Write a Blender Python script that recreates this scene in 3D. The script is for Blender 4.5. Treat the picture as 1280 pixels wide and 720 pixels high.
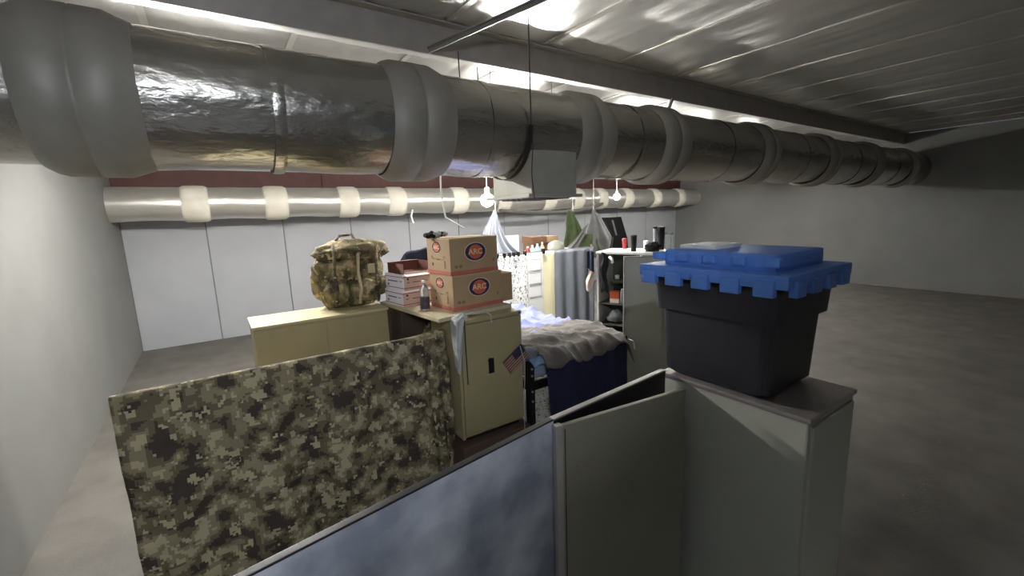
import bpy, bmesh, math, random
from mathutils import Vector, Matrix, noise

# ------------------------------------------------------------------ scene, camera, light
for o in list(bpy.data.objects): bpy.data.objects.remove(o)
SC = bpy.context.scene
COL = SC.collection
random.seed(7)
F_PX, EYE = 540.0, 2.0
# room axes from the photo's vanishing points (X along the ducts, Y away, Z up), as rows of camera coordinates
_up = Vector((-114, 3170, 540)).normalized()
_u = Vector((800, 120, -540)); _u = (_u - _up * _u.dot(_up)).normalized()
_v = _up.cross(_u)
cam_d = bpy.data.cameras.new('camera')
cam_d.sensor_fit = 'HORIZONTAL'; cam_d.sensor_width = 36.0
cam_d.lens = 36.0 * F_PX / 1280.0
cam_d.clip_start = 0.05; cam_d.clip_end = 100
cam = bpy.data.objects.new('camera', cam_d); COL.objects.link(cam)
cam.matrix_world = Matrix(((_u.x, _u.y, _u.z, 0), (_v.x, _v.y, _v.z, 0), (_up.x, _up.y, _up.z, EYE), (0, 0, 0, 1)))
SC.camera = cam

world = bpy.data.worlds.new('world'); SC.world = world; world.use_nodes = True
world.node_tree.nodes['Background'].inputs[0].default_value = (0.5, 0.52, 0.55, 1)
world.node_tree.nodes['Background'].inputs[1].default_value = 0.05
vs = SC.view_settings
vs.view_transform = 'Standard'; vs.look = 'None'; vs.gamma = 1.0; vs.use_curve_mapping = False
vs.exposure = 1.9
TUBE_MAIN, TUBE_FAR, TUBE_BEHIND = 190.0, 52.0, 112.0      # emission of the fluorescent tubes

# ------------------------------------------------------------------ helpers
def lin(c):
    return tuple(((x / 255) / 12.92 if x / 255 < .04045 else ((x / 255 + .055) / 1.055) ** 2.4) for x in c) + (1,)

def nd(nt, t, **kw):
    n = nt.nodes.new(t)
    for k, v in kw.items(): setattr(n, k, v)
    return n

def mat(name, rgb, rough=.6, metal=0., var=.12, scale=6., bump=0., bscale=40., stretch=(1, 1, 1), trans=0., spec=None, rgb2=None, thresh=.5, soft=.15, sheen=0., coat=0.):
    m = bpy.data.materials.new(name); m.use_nodes = True
    nt = m.node_tree; b = nt.nodes['Principled BSDF']
    tc = nd(nt, 'ShaderNodeTexCoord'); mp = nd(nt, 'ShaderNodeMapping'); mp.inputs['Scale'].default_value = stretch
    nt.links.new(tc.outputs['Object'], mp.inputs['Vector'])
    nz = nd(nt, 'ShaderNodeTexNoise'); nz.inputs['Scale'].default_value = scale; nz.inputs['Detail'].default_value = 5
    nt.links.new(mp.outputs[0], nz.inputs['Vector'])
    cr = nd(nt, 'ShaderNodeValToRGB')
    c1 = lin(rgb)
    if rgb2:
        c2 = lin(rgb2); cr.color_ramp.elements[0].position = thresh - soft; cr.color_ramp.elements[1].position = thresh + soft
    else:
        c2 = tuple(min(1, x * (1 + var)) for x in c1[:3]) + (1,)
        c1 = tuple(x * (1 - var) for x in c1[:3]) + (1,)
        cr.color_ramp.elements[0].position = .3; cr.color_ramp.elements[1].position = .7
    cr.color_ramp.elements[0].color = c1; cr.color_ramp.elements[1].color = c2
    nt.links.new(nz.outputs['Fac'], cr.inputs[0]); nt.links.new(cr.outputs[0], b.inputs['Base Color'])
    b.inputs['Roughness'].default_value = rough; b.inputs['Metallic'].default_value = metal
    if spec is not None: b.inputs['Specular IOR Level'].default_value = spec
    if trans: b.inputs['Transmission Weight'].default_value = trans
    if sheen: b.inputs['Sheen Weight'].default_value = sheen
    if coat: b.inputs['Coat Weight'].default_value = coat
    if bump:
        n2 = nd(nt, 'ShaderNodeTexNoise'); n2.inputs['Scale'].default_value = bscale; n2.inputs['Detail'].default_value = 4
        nt.links.new(mp.outputs[0], n2.inputs['Vector'])
        bp = nd(nt, 'ShaderNodeBump'); bp.inputs['Strength'].default_value = bump; bp.inputs['Distance'].default_value = .02
        nt.links.new(n2.outputs['Fac'], bp.inputs['Height']); nt.links.new(bp.outputs[0], b.inputs['Normal'])
    return m

def camo_mat(name, cols, snap=.018, scale=7., rough=.85, bump=.25):
    """blocky military camouflage: snapped coordinates, stepped colour ramp"""
    m = bpy.data.materials.new(name); m.use_nodes = True
    nt = m.node_tree; b = nt.nodes['Principled BSDF']
    tc = nd(nt, 'ShaderNodeTexCoord')
    sn = nd(nt, 'ShaderNodeVectorMath', operation='SNAP'); sn.inputs[1].default_value = (snap,) * 3
    nt.links.new(tc.outputs['Object'], sn.inputs[0])
    def layer(off, sc):
        ad = nd(nt, 'ShaderNodeVectorMath', operation='ADD'); ad.inputs[1].default_value = (off, off * 1.7, -off)
        nt.links.new(sn.outputs[0], ad.inputs[0])
        nz = nd(nt, 'ShaderNodeTexNoise'); nz.inputs['Scale'].default_value = sc; nz.inputs['Detail'].default_value = 3
        nt.links.new(ad.outputs[0], nz.inputs['Vector']); return nz
    base = layer(0, scale)
    cr = nd(nt, 'ShaderNodeValToRGB'); cr.color_ramp.interpolation = 'CONSTANT'
    pos = [0, .42, .52, .62][:len(cols)]
    while len(cr.color_ramp.elements) < len(cols): cr.color_ramp.elements.new(.5)
    for e, p, c in zip(cr.color_ramp.elements, pos, cols): e.position = p; e.color = lin(c)
    nt.links.new(base.outputs['Fac'], cr.inputs[0])
    l2 = layer(3.3, scale * 1.6)
    st = nd(nt, 'ShaderNodeMath', operation='GREATER_THAN'); st.inputs[1].default_value = .6
    nt.links.new(l2.outputs['Fac'], st.inputs[0])
    mx = nd(nt, 'ShaderNodeMix', data_type='RGBA'); mx.inputs['B'].default_value = lin(cols[-1])
    nt.links.new(st.outputs[0], mx.inputs['Factor']); nt.links.new(cr.outputs[0], mx.inputs['A'])
    nt.links.new(mx.outputs['Result'], b.inputs['Base Color'])
    b.inputs['Roughness'].default_value = rough
    n2 = nd(nt, 'ShaderNodeTexNoise'); n2.inputs['Scale'].default_value = 30
    nt.links.new(tc.outputs['Object'], n2.inputs['Vector'])
    bp = nd(nt, 'ShaderNodeBump'); bp.inputs['Strength'].default_value = bump; bp.inputs['Distance'].default_value = .01
    nt.links.new(n2.outputs['Fac'], bp.inputs['Height']); nt.links.new(bp.outputs[0], b.inputs['Normal'])
    return m

def emit_mat(name, rgb, s):
    m = bpy.data.materials.new(name); m.use_nodes = True
    b = m.node_tree.nodes['Principled BSDF']
    b.inputs['Base Color'].default_value = lin(rgb)
    b.inputs['Emission Color'].default_value = lin(rgb); b.inputs['Emission Strength'].default_value = s
    return m

def thing(name, label, cat, loc=(0, 0, 0), rz=0., group=None):
    o = bpy.data.objects.new(name, None); COL.objects.link(o)
    o.empty_display_size = .05
    o.location = loc; o.rotation_euler = (0, 0, rz); o['label'] = label; o['category'] = cat
    if group: o['group'] = group
    return o

def tag(o, label, cat, group=None):
    o['label'] = label; o['category'] = cat
    if group: o['group'] = group
    return o

class MB:
    """collects shapes into one mesh"""
    def __init__(s): s.bm = bmesh.new()
    def box(s, lo, hi, bev=0., M=None, seg=2):
        r = bmesh.ops.create_cube(s.bm, size=1)
        vs_ = r['verts']
        for v in vs_:
            v.co = Vector([lo[i] + (v.co[i] + .5) * (hi[i] - lo[i]) for i in range(3)])
        if bev:
            es = list({e for v in vs_ for e in v.link_edges})
            rb = bmesh.ops.bevel(s.bm, geom=es, offset=bev, segments=seg, affect='EDGES', profile=.7)
            vs_ = list({v for f in rb['faces'] for v in f.verts} | {v for v in vs_ if v.is_valid})
        if M: bmesh.ops.transform(s.bm, matrix=M, verts=vs_)
        return s
    def tube(s, pts, r, n=8, closed=False):
        pts = [Vector(p) for p in pts]; rings = []
        rad = r if isinstance(r, (list, tuple)) else [r] * len(pts)
        for i, p in enumerate(pts):
            t = (pts[min(i + 1, len(pts) - 1)] - pts[max(i - 1, 0)])
            t = t.normalized() if t.length > 1e-9 else Vector((0, 0, 1))
            a = Vector((0, 0, 1)) if abs(t.z) < .9 else Vector((1, 0, 0))
            e1 = t.cross(a).normalized(); e2 = t.cross(e1)
            rings.append([s.bm.verts.new(p + (e1 * math.cos(2 * math.pi * k / n) + e2 * math.sin(2 * math.pi * k / n)) * rad[i]) for k in range(n)])
        for a, b in zip(rings, rings[1:]):
            for k in range(n): s.bm.faces.new((a[k], a[(k + 1) % n], b[(k + 1) % n], b[k]))
        s.bm.faces.new(rings[0][::-1]); s.bm.faces.new(rings[-1])
        return s
    def lathe(s, prof, n=20, M=None, axis='Z', cap=True):
        rings = []
        for (r, z) in prof:
            ring = []
            for k in range(n):
                a = 2 * math.pi * k / n
                c = Vector((r * math.cos(a), r * math.sin(a), z)) if axis == 'Z' else Vector((z, r * math.cos(a), r * math.sin(a)))
                if M: c = M @ c
                ring.append(s.bm.verts.new(c))
            rings.append(ring)
        for a, b in zip(rings, rings[1:]):
            for k in range(n): s.bm.faces.new((a[k], a[(k + 1) % n], b[(k + 1) % n], b[k]))
        if cap:
            s.bm.faces.new(rings[0][::-1]); s.bm.faces.new(rings[-1])
        return s
    def grid(s, fn, nu, nv):
        g = [[s.bm.verts.new(fn(i / nu, j / nv)) for j in range(nv + 1)] for i in range(nu + 1)]
        for i in range(nu):
            for j in range(nv): s.bm.faces.new((g[i][j], g[i + 1][j], g[i + 1][j + 1], g[i][j + 1]))
        return s
    def prism(s, poly, z0, z1, M=None):
        a = [s.bm.verts.new(((M @ Vector((x, y, z0))) if M else (x, y, z0))) for x, y in poly]
        b = [s.bm.verts.new(((M @ Vector((x, y, z1))) if M else (x, y, z1))) for x, y in poly]
        n = len(poly)
        s.bm.faces.new(a[::-1]); s.bm.faces.new(b)
        for k in range(n): s.bm.faces.new((a[k], a[(k + 1) % n], b[(k + 1) % n], b[k]))
        return s
    def blob(s, c, r, seed=0, amp=.2, freq=3., sub=3, flat=None):
        res = bmesh.ops.create_icosphere(s.bm, subdivisions=sub, radius=1)
        for v in res['verts']:
            d = v.co.normalized()
            k = 1 + amp * noise.noise(d * freq + Vector((seed, seed * 2.1, -seed))) + .4 * amp * noise.noise(d * freq * 2.7 + Vector((seed, 5, 1)))
            p = Vector((d.x * r[0] * k, d.y * r[1] * k, d.z * r[2] * k))
            if flat is not None and p.z < flat: p.z = flat
            v.co = Vector(c) + p
        return s
    def build(s, name, m, parent=None, smooth=False, solid=0.):
        bmesh.ops.recalc_face_normals(s.bm, faces=s.bm.faces)
        me = bpy.data.meshes.new(name); s.bm.to_mesh(me); s.bm.free()
        if smooth:
            for p in me.polygons: p.use_smooth = True
        me.materials.append(m)
        o = bpy.data.objects.new(name, me); COL.objects.link(o)
        if parent: o.parent = parent
        if solid:
            md = o.modifiers.new('thickness', 'SOLIDIFY'); md.thickness = solid; md.offset = 0
        return o

def text_part(s, size, M, m, parent, name='lettering', depth=.0006, bold=0.):
    cu = bpy.data.curves.new('t', 'FONT'); cu.body = s; cu.size = size; cu.extrude = depth
    cu.align_x = 'CENTER'; cu.align_y = 'CENTER'; cu.offset = bold
    t = bpy.data.objects.new('t', cu); COL.objects.link(t)
    dg = bpy.context.evaluated_depsgraph_get()
    me = bpy.data.meshes.new_from_object(t.evaluated_get(dg)); bpy.data.objects.remove(t)
    me.transform(M); me.materials.clear(); me.materials.append(m)
    o = bpy.data.objects.new(name, me); COL.objects.link(o); o.parent = parent
    return o

def ell(cx, cy, rx, ry, n=28): return [(cx + rx * math.cos(2 * math.pi * k / n), cy + ry * math.sin(2 * math.pi * k / n)) for k in range(n)]
def rect(x0, y0, x1, y1): return [(x0, y0), (x1, y0), (x1, y1), (x0, y1)]
def fbm(x, y, z=0., o=3):
    s = 0; a = 1
    for i in range(o): s += a * noise.noise(Vector((x, y, z))); x *= 2.1; y *= 2.1; z = z * 2.1 + 3; a *= .5
    return s
def ray(x, y):
    c = Vector((x - 640, 360 - y, -F_PX)); return Vector((_u.dot(c), _v.dot(c), _up.dot(c)))
def at(x, y, X=None, Y=None, Z=None):
    r = ray(x, y)
    t = X / r.x if X is not None else Y / r.y if Y is not None else (Z - EYE) / r.z
    return Vector((0, 0, EYE)) + r * t
def copy_tree(o, parent=None):
    c = o.copy(); COL.objects.link(c)
    if parent: c.parent = parent
    for ch in list(o.children): copy_tree(ch, c)
    return c

def cord(pts, r, m, parent, name='dangling_cord'):
    o = MB().tube(pts, r, 6).build(name, m, parent); o.matrix_parent_inverse = Matrix.Translation(-parent.location); return o

# ------------------------------------------------------------------ materials
M_floor = mat('concrete floor', (104, 100, 94), .75, var=.2, scale=2.5, bump=.15)
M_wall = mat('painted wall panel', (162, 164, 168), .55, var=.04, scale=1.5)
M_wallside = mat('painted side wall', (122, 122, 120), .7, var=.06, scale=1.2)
M_seam = mat('panel joint', (120, 122, 124), .7)
M_foil = mat('crinkled foil', (205, 203, 198), .36, .8, var=.06, scale=3, bump=.32, bscale=7, stretch=(1, .35, 1))
M_foilduct = mat('foil jacket', (186, 183, 176), .27, .9, var=.08, scale=4, bump=.8, bscale=11, stretch=(.5, 1, 1))
M_foilfar = mat('bright foil jacket', (225, 222, 214), .28, .75, var=.05, scale=3, bump=.15, bscale=6)
M_collar = mat('duct wrap tape', (150, 146, 137), .5, .15, var=.06, bump=.1, bscale=14)
M_collarfar = mat('pale duct wrap', (226, 220, 206), .6, 0, var=.05)
M_duct_board = mat('grey duct board', (172, 170, 160), .55, .2, var=.05)
M_galv = mat('galvanised steel', (150, 148, 142), .4, .7, var=.1, scale=8)
M_steel = mat('primer grey steel', (168, 162, 154), .5, .3, var=.08)
M_flange = mat('lit steel flange', (196, 194, 190), .45, .2, var=.05)  # light on the beam's lower edge put in as a paler colour
M_red = mat('dark red steel', (84, 48, 44), .6, .1, var=.15)
M_black = mat('black metal', (28, 26, 28), .45, .4, var=.2)
M_blk_plastic = mat('black plastic', (38, 38, 44), .45, 0, var=.1, coat=.1)
M_wire = mat('dark wire', (40, 38, 36), .6)
M_white_cord = mat('white cord', (235, 235, 232), .5)
M_tan = mat('tan enamel', (150, 139, 104), .42, .05, var=.07, scale=3, bump=.05, bscale=12)
M_tan_edge = mat('pale tan enamel', (186, 174, 138), .45, .05, var=.06)
M_board = mat('pale wood board', (188, 176, 146), .55, var=.1, scale=4, stretch=(8, 1, 8), bump=.08)
M_ply = mat('plywood', (150, 120, 84), .7, var=.12, scale=4, stretch=(1, 1, 6))
M_kraft = mat('kraft cardboard', (164, 138, 104), .8, var=.06, scale=6, bump=.05)
M_kraft2 = mat('pale kraft cardboard', (186, 160, 122), .8, var=.06, scale=6)
M_brown = mat('dark brown cardboard', (110, 78, 58), .85, var=.1)
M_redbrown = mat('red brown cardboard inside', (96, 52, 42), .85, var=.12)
M_darkwood = mat('dark stained wood', (58, 44, 36), .7, var=.2, stretch=(1, 1, 6))
M_maroon = mat('maroon painted wood', (76, 58, 48), .6, var=.12)
M_logo_blue = mat('navy print', (34, 40, 84), .7, var=.03)
M_logo_red = mat('orange red print', (188, 92, 62), .7, var=.03)
M_logo_pale = mat('pale print', (222, 190, 150), .7, var=.03)
M_print_red = mat('salmon red print', (176, 98, 84), .75, var=.06)
M_print_grey = mat('grey print', (120, 102, 84), .75)
M_mail = mat('white mail carton', (236, 232, 238), .65, var=.03)
M_mailside = mat('buff mail carton side', (188, 164, 148), .7, var=.04)
M_mailred = mat('mail red stripe', (150, 44, 46), .65)
M_mailblue = mat('mail blue print', (92, 104, 150), .65)
M_clear = mat('clear plastic', (236, 240, 242), .08, 0, var=.0, trans=.82)
M_label = mat('dark bottle label', (60, 52, 60), .5, var=.3, scale=30)
M_bluegrey = mat('scuffed blue grey enamel', (120, 124, 134), .4, .1, scale=3.0, rgb2=(196, 199, 205), thresh=.55, soft=.16, bump=.06, bscale=3)
M_olive = mat('grey olive enamel', (126, 122, 108), .4, .1, var=.06, scale=2.5, bump=.04, bscale=4)
M_rim = mat('worn pale metal rim', (170, 164, 160), .4, .5, var=.1)
M_locker_grey = mat('grey green enamel', (180, 181, 168), .5, .1, var=.05, scale=2)
M_locker_white = mat('off white enamel', (214, 212, 204), .5, 0, var=.03)
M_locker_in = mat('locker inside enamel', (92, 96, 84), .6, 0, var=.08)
M_blue_lid = mat('royal blue plastic', (86, 130, 204), .42, 0, var=.08)
M_sheet_blue = mat('blue bed sheet', (128, 135, 186), .85, var=.1, scale=5, bump=.2, bscale=25, sheen=.2)
M_blanket = mat('grey brown blanket', (96, 90, 84), .9, var=.1, scale=8, bump=.3, bscale=60, sheen=.3)
M_navy = mat('navy cloth', (28, 32, 62), .9, var=.12, scale=5, bump=.15)
M_navy2 = mat('dark navy jacket cloth', (36, 42, 60), .9, var=.12)
M_mattress = mat('pale mattress ticking', (150, 160, 180), .9)
M_grey_curtain = mat('slate grey curtain', (122, 126, 134), .9, var=.06, bump=.1)
M_cream = mat('cream curtain', (236, 230, 188), .9, var=.03)
M_paper = mat('white paper', (240, 240, 238), .85, var=.02)
M_whiteboard = mat('white board', (236, 236, 232), .6, var=.02)
M_gauze = mat('pale grey muslin', (112, 115, 124), .9, var=.05)
M_tarp = mat('grey tarp', (112, 112, 112), .75, var=.06, bump=.1)
M_tarp_green = mat('olive green tarp', (78, 92, 56), .8, var=.18, scale=5)
M_pattern = mat('leaf print curtain', (60, 62, 44), .85, scale=48, rgb2=(244, 244, 236), thresh=.41, soft=.04, stretch=(1, 1, .55))
M_dcloth = mat('black cloth', (26, 24, 28), .9, var=.2)
M_towel = mat('pale grey towel', (168, 170, 166), .9, var=.05, bump=.3, bscale=80)
M_shirt = mat('beige shirt', (214, 196, 180), .9, var=.15)
M_orange = mat('orange carton', (206, 92, 56), .6, var=.06)
M_redp = mat('red plastic', (150, 44, 48), .45)
M_bag = mat('grey plastic bag', (140, 142, 148), .5, var=.15)
M_flag_red = mat('faded flag red', (96, 60, 54), .8)
M_flag_pale = mat('faded flag cream', (150, 124, 108), .8)
M_flag_blue = mat('faded flag blue', (40, 42, 66), .8)
M_lamp = mat('white lamp enamel', (225, 225, 222), .4)
M_camo_dark = camo_mat('woodland camouflage', [(52, 43, 36), (88, 80, 58), (122, 112, 86), (156, 146, 116)], snap=.016, scale=8.5)
M_camo_tan = camo_mat('tan camouflage', [(70, 62, 40), (104, 96, 62), (132, 116, 82), (172, 152, 116)], snap=.012, scale=9)
M_tube_main = emit_mat('lit tube', (255, 253, 248), TUBE_MAIN)
M_tube_far = emit_mat('lit tube beyond', (255, 253, 248), TUBE_FAR)
M_tube_beh = emit_mat('lit tube cool', (235, 242, 255), TUBE_BEHIND)
M_bulb = emit_mat('lit bulb', (255, 252, 245), 14)

# ------------------------------------------------------------------ the setting
X0, X1, Y0, Y1, ZC = -1.5, 16.6, -2.6, 11.6, 3.87
FL = -.55        # floor level; the eye is 2.55 m above it, level with the top bunks
def struct(o): o['kind'] = 'structure'; return o
struct(MB().box((X0 - .1, Y0 - .1, FL - .1), (X1 + .1, Y1 + .1, FL)).build('floor', M_floor))
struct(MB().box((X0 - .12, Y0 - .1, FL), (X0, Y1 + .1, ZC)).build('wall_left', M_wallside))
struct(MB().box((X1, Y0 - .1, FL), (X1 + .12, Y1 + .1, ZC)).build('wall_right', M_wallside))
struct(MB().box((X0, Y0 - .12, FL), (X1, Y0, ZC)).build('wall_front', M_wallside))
wb = struct(MB().box((X0, Y1, FL), (X1, Y1 + .12, ZC)).build('wall_back', M_seam))
x = X0; edges = [X0, -.1, 1.4, 2.95, 4.51, 6.05, 7.68, 9.48, 11.2, 12.91, 14.6, X1]
for a, b in zip(edges, edges[1:]):
    MB().box((a + .012, Y1 - .02, FL), (b - .012, Y1 + .01, ZC), .006).build('wall_panel', M_wall, wb)
ce = struct(MB().box((X0 - .1, Y0 - .1, ZC + .04), (X1 + .1, Y1 + .1, ZC + .14)).build('ceiling', M_steel))
w = 1.22; k = 0; x = X0
while x < X1 - .01:
    xa, xb = x, min(x + w, X1)
    def fn(s, t, xa=xa, xb=xb):
        X = xa + (xb - xa) * s; Y = Y0 + (Y1 - Y0) * t
        z = ZC + .012 * fbm(X * 5, Y * .8, 1.3) + .006 * fbm(X * 14, Y * 2.5, 7) + .03 * (abs(2 * s - 1) ** 6) 
        return Vector((X, Y, z))
    MB().grid(fn, 22, 90).build('insulation_sheet', M_foil, ce, smooth=True)
    MB().box((xb - .03, Y0, ZC + .01), (xb + .03, Y1, ZC + .028)).build('seam_tape', M_foilfar, ce) if xb < X1 - .1 else None
    x += w
MB().box((X0, Y1 - .2, 2.78), (X1, Y1 - .025, 3.15), .01).build('trim_1', M_red); struct(bpy.data.objects['trim_1'])

# ------------------------------------------------------------------ purlins, strut
def purlin(Y, label):
    t = thing('ceiling_purlin', label, 'beam', (0, Y, 3.58))
    MB().box((X0, -.012, 0), (X1, .012, .29)).build('web', M_steel, t)
    MB().box((X0, -.0, 0), (X1, .11, .014), .003).build('bottom_flange', M_flange, t)
    MB().box((X0, -.11, .276), (X1, .012, .29), .003).build('top_flange', M_steel, t)
    for xx in (5.1, 5.5, 5.85, 6.3):
        MB().lathe([(.016, -.02), (.016, -.012), (.008, -.008)], 10, Matrix.Translation((xx, -.002, .16)) @ Matrix.Rotation(-math.pi / 2, 4, 'X')).build('bolt', M_rim, t)
    return t
purlin(4.19, 'deep grey steel ceiling beam with lower edge coloured as lit above the big foil duct')
purlin(8.6, 'grey steel ceiling beam above the distant pale duct')
t = thing('ceiling_strut', 'thin angle-iron strut slanting from the ceiling down to the steel beam', 'strut')
A, B = Vector((1.955, 4.16, 3.62)), Vector((2.64, 3.17, 3.86)); d = (B - A).normalized(); B2 = B
side = d.cross(Vector((0, 0, 1))).normalized() * .028
for nm, off in (('flange', side), ('web', Vector((0, 0, -.045)))):
    mb = MB(); bm = mb.bm
    q = [A, B, B + off, A + off]; nrm = (B - A).cross(off).normalized() * .006
    va = [bm.verts.new(p - nrm) for p in q]; vb = [bm.verts.new(p + nrm) for p in q]
    bm.faces.new(va); bm.faces.new(vb[::-1])
    for i in range(4): bm.faces.new((va[i], va[(i + 1) % 4], vb[(i + 1) % 4], vb[i]))
    mb.build(nm, M_galv, t)
tag(MB().box((-.02, -.015, -.12), (.02, .015, .12), .004, Matrix.Translation((5.66, 4.1, 3.46)) @ Matrix.Rotation(.5, 4, 'Y')).build('duct_bracket', M_steel), 'short dark steel bracket hanging from the beam over the duct', 'bracket')

# ------------------------------------------------------------------ ducts
DY, DZ, DR = 4.0, 2.857, .462
t = thing('foil_duct', 'large foil-wrapped air duct with broad grey collars hanging under the ceiling beam', 'duct', (0, DY, DZ))
def ductfn(R, xa, xb, sd, amp):
    def fn(s, tt):
        a = 2 * math.pi * s; X = xa + (xb - xa) * tt
        r = R + amp * fbm(X * 1.6, math.cos(a) * 3 + sd, math.sin(a) * 3) 
        r -= .012 * max(0, -math.sin(a)) * (1 + math.sin(X * 4.7))
        return Vector((X, math.cos(a) * r, math.sin(a) * r))
    return fn
segs = [X0 + .004, .5, 2.32, 4.45, 6.5, 9.0, 11.5, 14.0, X1 - .004]
for a, b in zip(segs, segs[1:]):
    MB().grid(ductfn(DR, a, b, a, .008), 56, max(12, int((b - a) * 24))).build('foil_jacket', M_foilduct, t, smooth=True)
    if b < X1 - .1: MB().lathe([(DR + .004, b - .04), (DR + .007, b - .02), (DR + .007, b + .02), (DR + .004, b + .04)], 56, None, 'X', False).build('seam_tape', M_foilduct, t, smooth=True)
for cx, wd in ((-.55, .42), (1.6, .44), (3.66, .42), (5.1, .44), (7.6, .42), (10.1, .42), (12.6, .42), (15.2, .42)):
    h = wd / 2
    MB().lathe([(DR + .002, cx - h - .05), (DR + .035, cx - h), (DR + .052, cx - h + .05), (DR + .055, cx - .01), (DR + .042, cx), (DR + .055, cx + .01), (DR + .052, cx + h - .06), (DR + .03, cx + h), (DR + .002, cx + h + .08)], 56, None, 'X', False).build('collar', M_collar, t, smooth=True)
# take-off box below the duct
bx = MB().box((2.74, 3.6 - DY, 2.2 - DZ), (3.36, 4.33 - DY, 2.72 - DZ), .012).build('takeoff_box', M_duct_board, t)
MB().box((2.68, 3.57 - DY, 2.165 - DZ), (3.42, 4.40 - DY, 2.2 - DZ), .006).build('flange', M_duct_board, bx)
for i in range(7):
    MB().box((2.8, 3.66 - DY + i * .095, 2.15 - DZ), (3.3, 3.68 - DY + i * .095, 2.17 - DZ)).build('grille_slat', M_steel, bx)
# hanger strap and its two wires
hs = thing('duct_hanger', 'dark hanger strap slung under the big duct on two long wires', 'hanger', (2.69, DY, DZ))
n = 24
def strap(s, tt):
    a = math.pi + math.pi * s
    return Vector((-.025 + .05 * tt, math.cos(a) * (DR + .022), math.sin(a) * (DR + .022)))
MB().grid(strap, n, 1).build('strap', M_wire, hs, solid=.004)
for sy in (-1, 1):
    MB().tube([(0, sy * (DR + .022), -.02), (0, sy * (DR + .022), .5), (0, sy * (DR + .02), ZC - DZ + .02)], .0065, 6).build('wire', M_wire, hs)
MB().tube([(0, -DR - .022, -.02), (.01, -DR - .03, -.2), (0, -DR - .01, -.45), (.02, -DR - .02, -.72)], .005, 6).build('loose_wire_end', M_wire, hs)
tag(MB().tube([(2.243, 4.1, 3.62), (2.25, 4.1, 3.3)], .006, 6).build('duct_wire', M_wire), 'short dark wire from the steel beam to the duct top', 'wire')

# distant duct
FY, FZ, FR = 10.75, 2.425, .325
t = thing('pale_duct', 'long pale foil duct with white wrap bands running along the back wall', 'duct', (0, FY, FZ))
cols = [-.2, 1.2, 2.7, 3.85, 5.6, 7.0, 8.7, 9.9, 11.0, 12.3, 13.87, 15.4]
segs = [X0 + .004] + cols + [X1 - .004]
for a, b in zip(segs, segs[1:]):
    MB().grid(ductfn(FR, a, b, a, .006), 32, max(8, int((b - a) * 10))).build('foil_jacket', M_foilfar, t, smooth=True)
for c in cols:
    MB().lathe([(FR + .002, c - .22), (FR + .03, c - .17), (FR + .035, c), (FR + .03, c + .17), (FR + .002, c + .22)], 32, None, 'X', False).build('wrap_band', M_collarfar, t, smooth=True)
for xx in (2.2, 6.4, 9.4, 12.9):
    MB().tube([(xx, 0, FR), (xx, 0, ZC - FZ + .02)], .012, 6).build('hanger_rod', M_wire, t)
cord([(6.7, 10.3, 2.12), (7.6, 10.3, 2.06), (8.6, 10.3, 2.03), (9.6, 10.3, 2.05), (10.3, 10.3, 2.12), (10.9, 10.43, 2.25)], .05, M_galv, t, 'flexible_hose')

# ------------------------------------------------------------------ lamps
def lamp(loc, rz, tubemat, label, group=None):
    t = thing('shop_light', label, 'lamp', loc, rz, group)
    MB().box((-.62, -.078, .0), (.62, .078, .035), .008).build('housing', M_lamp, t)
    for s in (-1, 1): MB().box((s * .6 - .02, -.07, -.06), (s * .6 + .02, .07, .0), .006).build('end_cap', M_lamp, t)
    for s in (-1, 1):
        MB().tube([(-.59, s * .045, -.025), (.59, s * .045, -.025)], .016, 10).build('tube', tubemat, t)
        MB().tube([(s * .5, 0, .05), (s * .5, 0, ZC - loc[2] + .02)], .004, 6).build('chain', M_wire, t)
    return t
lamp((3.62, 4.9, 3.15), .0, M_tube_main, 'twin-tube shop light hanging behind the big duct over the bed')
for xx, yy in ((5.6, 7.9), (9.0, 7.5), (11.6, 7.5), (14.2, 7.5)):  # row filled out with added lamps to brighten the back wall
    lamp((xx, yy, 2.84), 0, M_tube_far, 'unseen twin-tube shop light in the row brightening the back wall', 'shop lights before the back wall')
lamp((8.6, 6.6, 3.0), .0, M_tube_far, 'added twin-tube shop light, unseen, past the tall open locker')  # unseen lamp added to light the tall locker and tarps
lamp((-.55, -1.5, 3.2), .0, M_tube_beh, 'cool twin-tube shop light over the dark partition')
lamp((.1, 5.9, 3.0), .0, M_tube_main, 'twin-tube shop light hanging beyond the camouflage rucksack')
def bulb(p, r, label, top):
    t = thing('hanging_bulb', label, 'lamp', p)
    MB().lathe([(r * .3, r * 1.3), (r * .35, r * .9), (r * .8, r * .6), (r, 0), (r * .8, -r * .6), (r * .3, -r * .95), (.003, -r)], 16).build('globe', M_bulb, t, smooth=True)
    MB().lathe([(r * .36, r * .85), (r * .36, r * 1.7), (r * .1, r * 1.9)], 12).build('socket', M_lamp, t)
    MB().tube([(0, 0, r * 1.8), (0, 0, top - p[2])], .008, 6).build('cord', M_white_cord, t)
M_bulb.use_fake_user = True
bulb(tuple(at(609, 250, Y=8.2)), .15, 'round lit bulb hanging in front of the pale duct by the take-off box', ZC + .02)
bulb(tuple(at(771, 246, Y=8.2)), .09, 'small lit bulb on a white stem over the tall locker', ZC + .02)

# ------------------------------------------------------------------ cords hanging
cord([tuple(at(x, y, Y=4.42)) for x, y in ((550, 195), (551, 235), (553, 250), (556, 266), (557, 272), (566, 277), (580, 285))], .009, M_white_cord, bpy.data.objects['foil_duct'])
cord([tuple(at(x, y, Y=10.35)) for x, y in ((516, 262), (514, 270), (517, 279))], .02, M_white_cord, bpy.data.objects['pale_duct'])

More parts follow.
